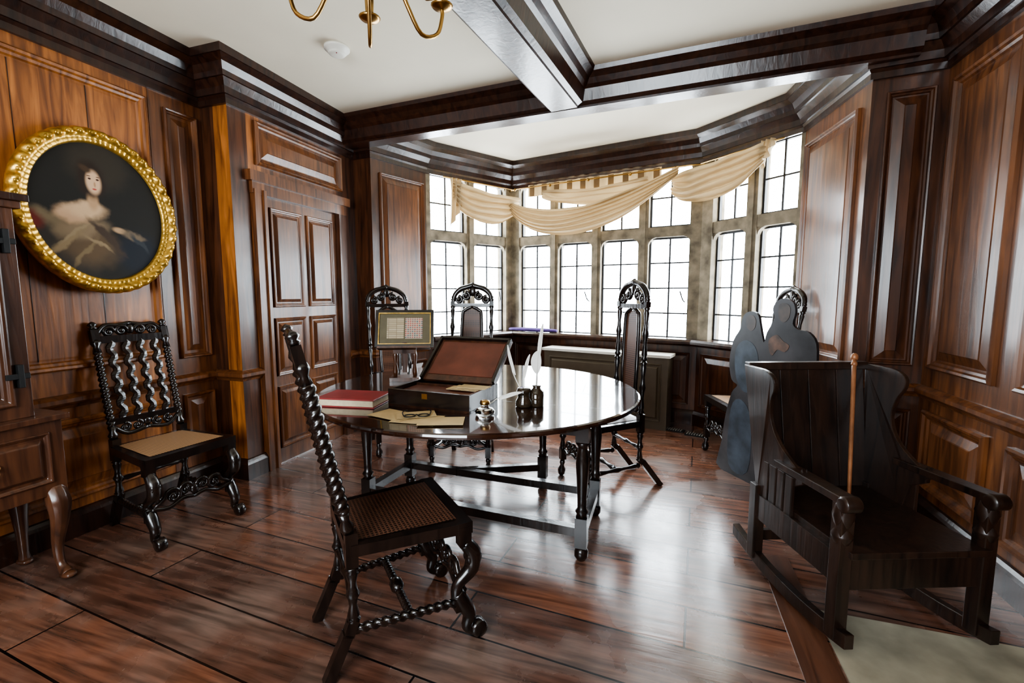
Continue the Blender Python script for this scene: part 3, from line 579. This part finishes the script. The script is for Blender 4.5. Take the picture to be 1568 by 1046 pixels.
# ================= rocking wing chair
mb=MB(); RW=.25; BM='settle'
for sx in (-1,1):
    x=sx*(RW+.02)
    ys=[-.42+.04*i for i in range(20)]
    top=[(y,.06+.30*y*y) for y in ys]; bot=[(y,max(0,z-.055)) for y,z in top]
    mb.poly(top+bot[::-1],.035,BM,lambda q,x=x:Vector((x-.0175+q[2],q[0],q[1])))
    mb.bar((x,.27,.04),(x,.27,.55),.05,.05,BM,(0,1,0)); mb.bar((x,-.25,.04),(x,-.25,.40),.05,.05,BM,(0,1,0))
    wing=[(.05,.575),(-.04,.60),(-.12,.66),(-.16,.74),(-.15,.82),(-.12,.88),(-.13,.93),(-.20,.955),(-.35,.955)]
    op=smooth_poly(wing,4)[:29]; full=[(-.26,.34),(-.05,.36),(-.02,.48),(.05,.52)]+op+[(-.35,.955)]
    mb.poly([(a,b) for a,b in full],.02,BM,lambda q,x=x,sx=sx:Vector((x+sx*(max(0,q[1]-.55)*.10)-sx*q[2],q[0],q[1])))
    mb.bar((x,-.10,.56),(x,.29,.565),.06,.028,BM); mb.lathe((x-.033,.295,.555),(x+.033,.295,.555),[(0,.02),(.1,.03),(.9,.03),(1,.02)],BM)
    mb.lathe((x,.27,.40),(x,.27,.55),[(0,.026),(.2,.036),(.4,.024),(.7,.036),(1,.026)],BM)
    for i in range(4): mb.bar((x,-.19+.055*i,.30),(x,-.19+.055*i,.53),.016,.045,BM,(0,1,0))
    mb.bar((x,-.25,.30),(x,.27,.30),.03,.12,BM)
mb.bar((0-RW,.27,.29),(RW,.27,.29),.028,.13,BM); mb.bar((-RW,-.25,.29),(RW,-.25,.29),.028,.13,BM); mb.box((-RW-.01,-.27,.355),(RW+.01,.31,.38),BM)
def bk(v): return Vector((v[0]*(1+.12*max(0,v[2]-.2)),-.25-.16*v[2]+v[1],.36+v[2]))
for i in range(4):
    a=-.265+i*.1335; mb.box((a,-.02,0),(a+.131,0,.59),BM,bk)
mb.box((-.28,-.03,.57),(.28,.012,.605),BM,bk); mb.bar((-RW,-.30,.12),(RW,-.30,.12),.03,.05,BM)
f=Vector((.35,-.937)); mb.obj('rocking_wing_chair',(.80,2.2,.008),math.atan2(f.y,f.x)-math.pi/2,bev=.003)
mb=MB(); a=Vector((.72,2.03,.40));b=Vector((.85,2.47,1.01)); d=(b-a)
mb.tube([a,a.lerp(b,.5),b],[.006,.009,.010],'copper',8); mb.ball(b,.016,'copper',10,(1,1,1.3)); mb.lathe(a.lerp(b,.94),a.lerp(b,.97),[(0,.010),(.5,.013),(1,.010)],'copper')
mb.obj('walking_stick')
# ================= dummy boards
w=WallT((.47,3.62),(.87,3.04)); S=w.L
def px(x,y): return ((x-1105)/150*S,(752-y)/ (752-462)*1.24)
out=[(1105,752),(1104,700),(1110,650),(1120,612),(1130,598),(1118,590),(1112,560),(1118,525),(1130,505),(1133,488),(1140,478),(1152,475),(1162,480),(1166,492),(1170,508),(1175,522),(1179,506),(1190,485),(1187,470),(1193,458),(1206,454),(1218,460),(1222,474),(1219,490),(1228,498),(1242,500),(1254,515),(1256,550),(1253,600),(1250,660),(1255,752)]
mb=MB(); op=[px(x,y) for x,y in out]; full=smooth_poly(op[:-1],3)[:-3]+[op[-2],op[-1]]
mb.poly(full,.018,'paint_d',lambda q:w((q[0],q[2],q[1])))
def patch(P_,mat,o=0):
    pts=smooth_poly([px(x,y) for x,y in P_],4); mb.poly(pts,.0015,mat,lambda q:w((q[0],.018+o+q[2],q[1])))
patch([(1142,485),(1152,481),(1159,488),(1158,500),(1151,506),(1143,500)],'paint_n'); patch([(1197,464),(1206,461),(1214,467),(1213,482),(1205,489),(1197,481)],'paint_n')
patch([(1184,516),(1196,508),(1206,516),(1216,522),(1210,532),(1198,530),(1190,540),(1184,530)],'paint_f'); patch([(1124,540),(1140,522),(1160,530),(1168,560),(1158,600),(1140,604),(1126,580)],'paint_b')
patch([(1186,560),(1215,548),(1240,565),(1240,640),(1225,720),(1190,720),(1180,640)],'paint_b',.0); patch([(1120,640),(1140,620),(1160,650),(1158,735),(1120,735)],'paint_b')
mb.box((.1,-.14,0),(.14,0,.03),'dark',w); mb.box((S-.16,-.14,0),(S-.12,0,.03),'dark',w); mb.bar(w((.12,-.12,.02)),w((.12,0,.5)),.03,.03,'dark',(1,0,0))
mb.obj('painted_dummy_board')
# ================= chest on stand (left)
mb=MB(); x0,x1=XA+.05,-2.58; y0,y1=.25,1.28
mb.box((x0,y0,.40),(x1,y1,.74),'brown'); mb.box((x0,y0-.02,.74),(x1+.025,y1+.02,.765),'brown')
ux=x1-.04; uy=1.21
mb.box((x0,y0+.03,.765),(ux,uy,1.66),'brown'); mb.box((x0,y0+.01,1.66),(ux+.02,uy+.02,1.69),'brown'); mb.box((x0,y0,1.69),(ux+.04,uy+.04,1.72),'dark')
w=WallT((x1,y0),(x1,y1)); w.panel(mb,.05,.49,.46,.69,mat='brown',b=.02,h=.012,field=.012); w.panel(mb,.53,.98,.46,.69,mat='brown',b=.02,h=.012,field=.012)
w=WallT((ux,y0),(ux,y1)); w.panel(mb,.08,.47,.82,1.6,mat='brown',b=.04,h=.02); w.panel(mb,.51,.90,.82,1.6,mat='brown',b=.04,h=.02)
for z in (.95,1.52): 
    w.box(mb,.87,.95,z-.012,z+.012,.018,.026,'iron'); w.box(mb,.91,.93,z-.05,z+.05,.0,.028,'iron')
for s in (.27,.755):
    w=WallT((x1,y0),(x1,y1)); mb.lathe(w((s,.012,.575)),w((s,.022,.575)),[(0,.03),(.5,.03),(1,.02)],'brass'); mb.tube([w((s-.04,.03,.59)),w((s-.035,.04,.56)),w((s,.045,.545)),w((s+.035,.04,.56)),w((s+.04,.03,.59))],.005,'brass',6); 
    for q in (-.04,.04): mb.ball(w((s+q,.022,.59)),.013,'brass',8)
for y in (y0+.04,y1-.04):
    for xx,sg in ((x1-.03,1),(x0+.04,0)):
        mb.tube([(xx,y,.42),(xx+.03*sg,y,.36),(xx+.025*sg,y,.28),(xx-.01*sg,y,.15),(xx+.0*sg,y,.06),(xx+.045*sg,y,.02)],[.04,.045,.034,.022,.018,.026],'brown',10)
        mb.ball((xx+.045*sg,y,.018),.03,'brown',10,(1.3,1,.55))
mb.obj('chest_on_stand',bev=.003)
# ================= ceiling things
mb=MB(); mb.lathe((0,0,0),(0,0,-.05),[(0,.075),(.3,.075),(.35,.062),(.6,.06),(.62,.052),(.75,.052),(.9,.045),(1,.03)],'white',28); mb.ball((.02,-.03,-.048),.004,'red',6)
mb.obj('smoke_detector',(-1.94,2.47,2.8))
mb=MB(); 
mb.lathe((0,0,-.22),(0,0,0),[(0,.006),(.05,.02),(.1,.012),(.2,.04),(.35,.05),(.45,.025),(.6,.018),(.75,.035),(.9,.012),(1,.01)],'brass',18)
mb.tube([(0,0,-.02),(0,0,.12),(0,0,.26)],.007,'brass',8); mb.lathe((0,0,.245),(0,0,.28),[(0,.02),(.4,.05),(1,.06)],'brass',18)
for i in range(6):
    a=math.pi*2*i/6+.07; c,s=math.cos(a),math.sin(a)
    def q(r,z): return Vector((c*r,s*r,z))
    mb.tube([q(.04,-.13),q(.10,-.12),q(.15,-.20),q(.21,-.275),(q(.28,-.25)),q(.305,-.18),q(.305,-.15)],.0075,'brass',8)
    mb.lathe(q(.305,-.155),q(.305,-.06),[(0,.008),(.1,.035),(.18,.042),(.25,.012),(.4,.016),(.9,.018),(1,.016)],'brass',16)
    mb.lathe(q(.305,-.07),q(.305,.03),[(0,.011),(.9,.011),(1,.009)],'candle',12); mb.lathe(q(.305,.03),q(.305,.075),[(0,.006),(.3,.011),(.7,.008),(1,.001)],'glass',10)
mb.obj('brass_chandelier',(-.96,1.39,2.52))
# ================= world / camera
wd=bpy.data.worlds.new('overcast_sky'); bpy.context.scene.world=wd; wd.use_nodes=True
wd.node_tree.nodes['Background'].inputs[0].default_value=(.84,.93,1,1); wd.node_tree.nodes['Background'].inputs[1].default_value=28
cd=bpy.data.cameras.new('camera'); co=bpy.data.objects.new('camera',cd); bpy.context.collection.objects.link(co)
cd.sensor_width=36; cd.lens=16.0; co.location=(0,0,1.3); co.rotation_euler=(math.pi/2-.1036,0,.318); cd.clip_start=.02
bpy.context.scene.camera=co
try:
    bpy.context.scene.view_settings.view_transform='AgX'; bpy.context.scene.view_settings.look='AgX - Medium High Contrast'
except Exception as e: print(e)
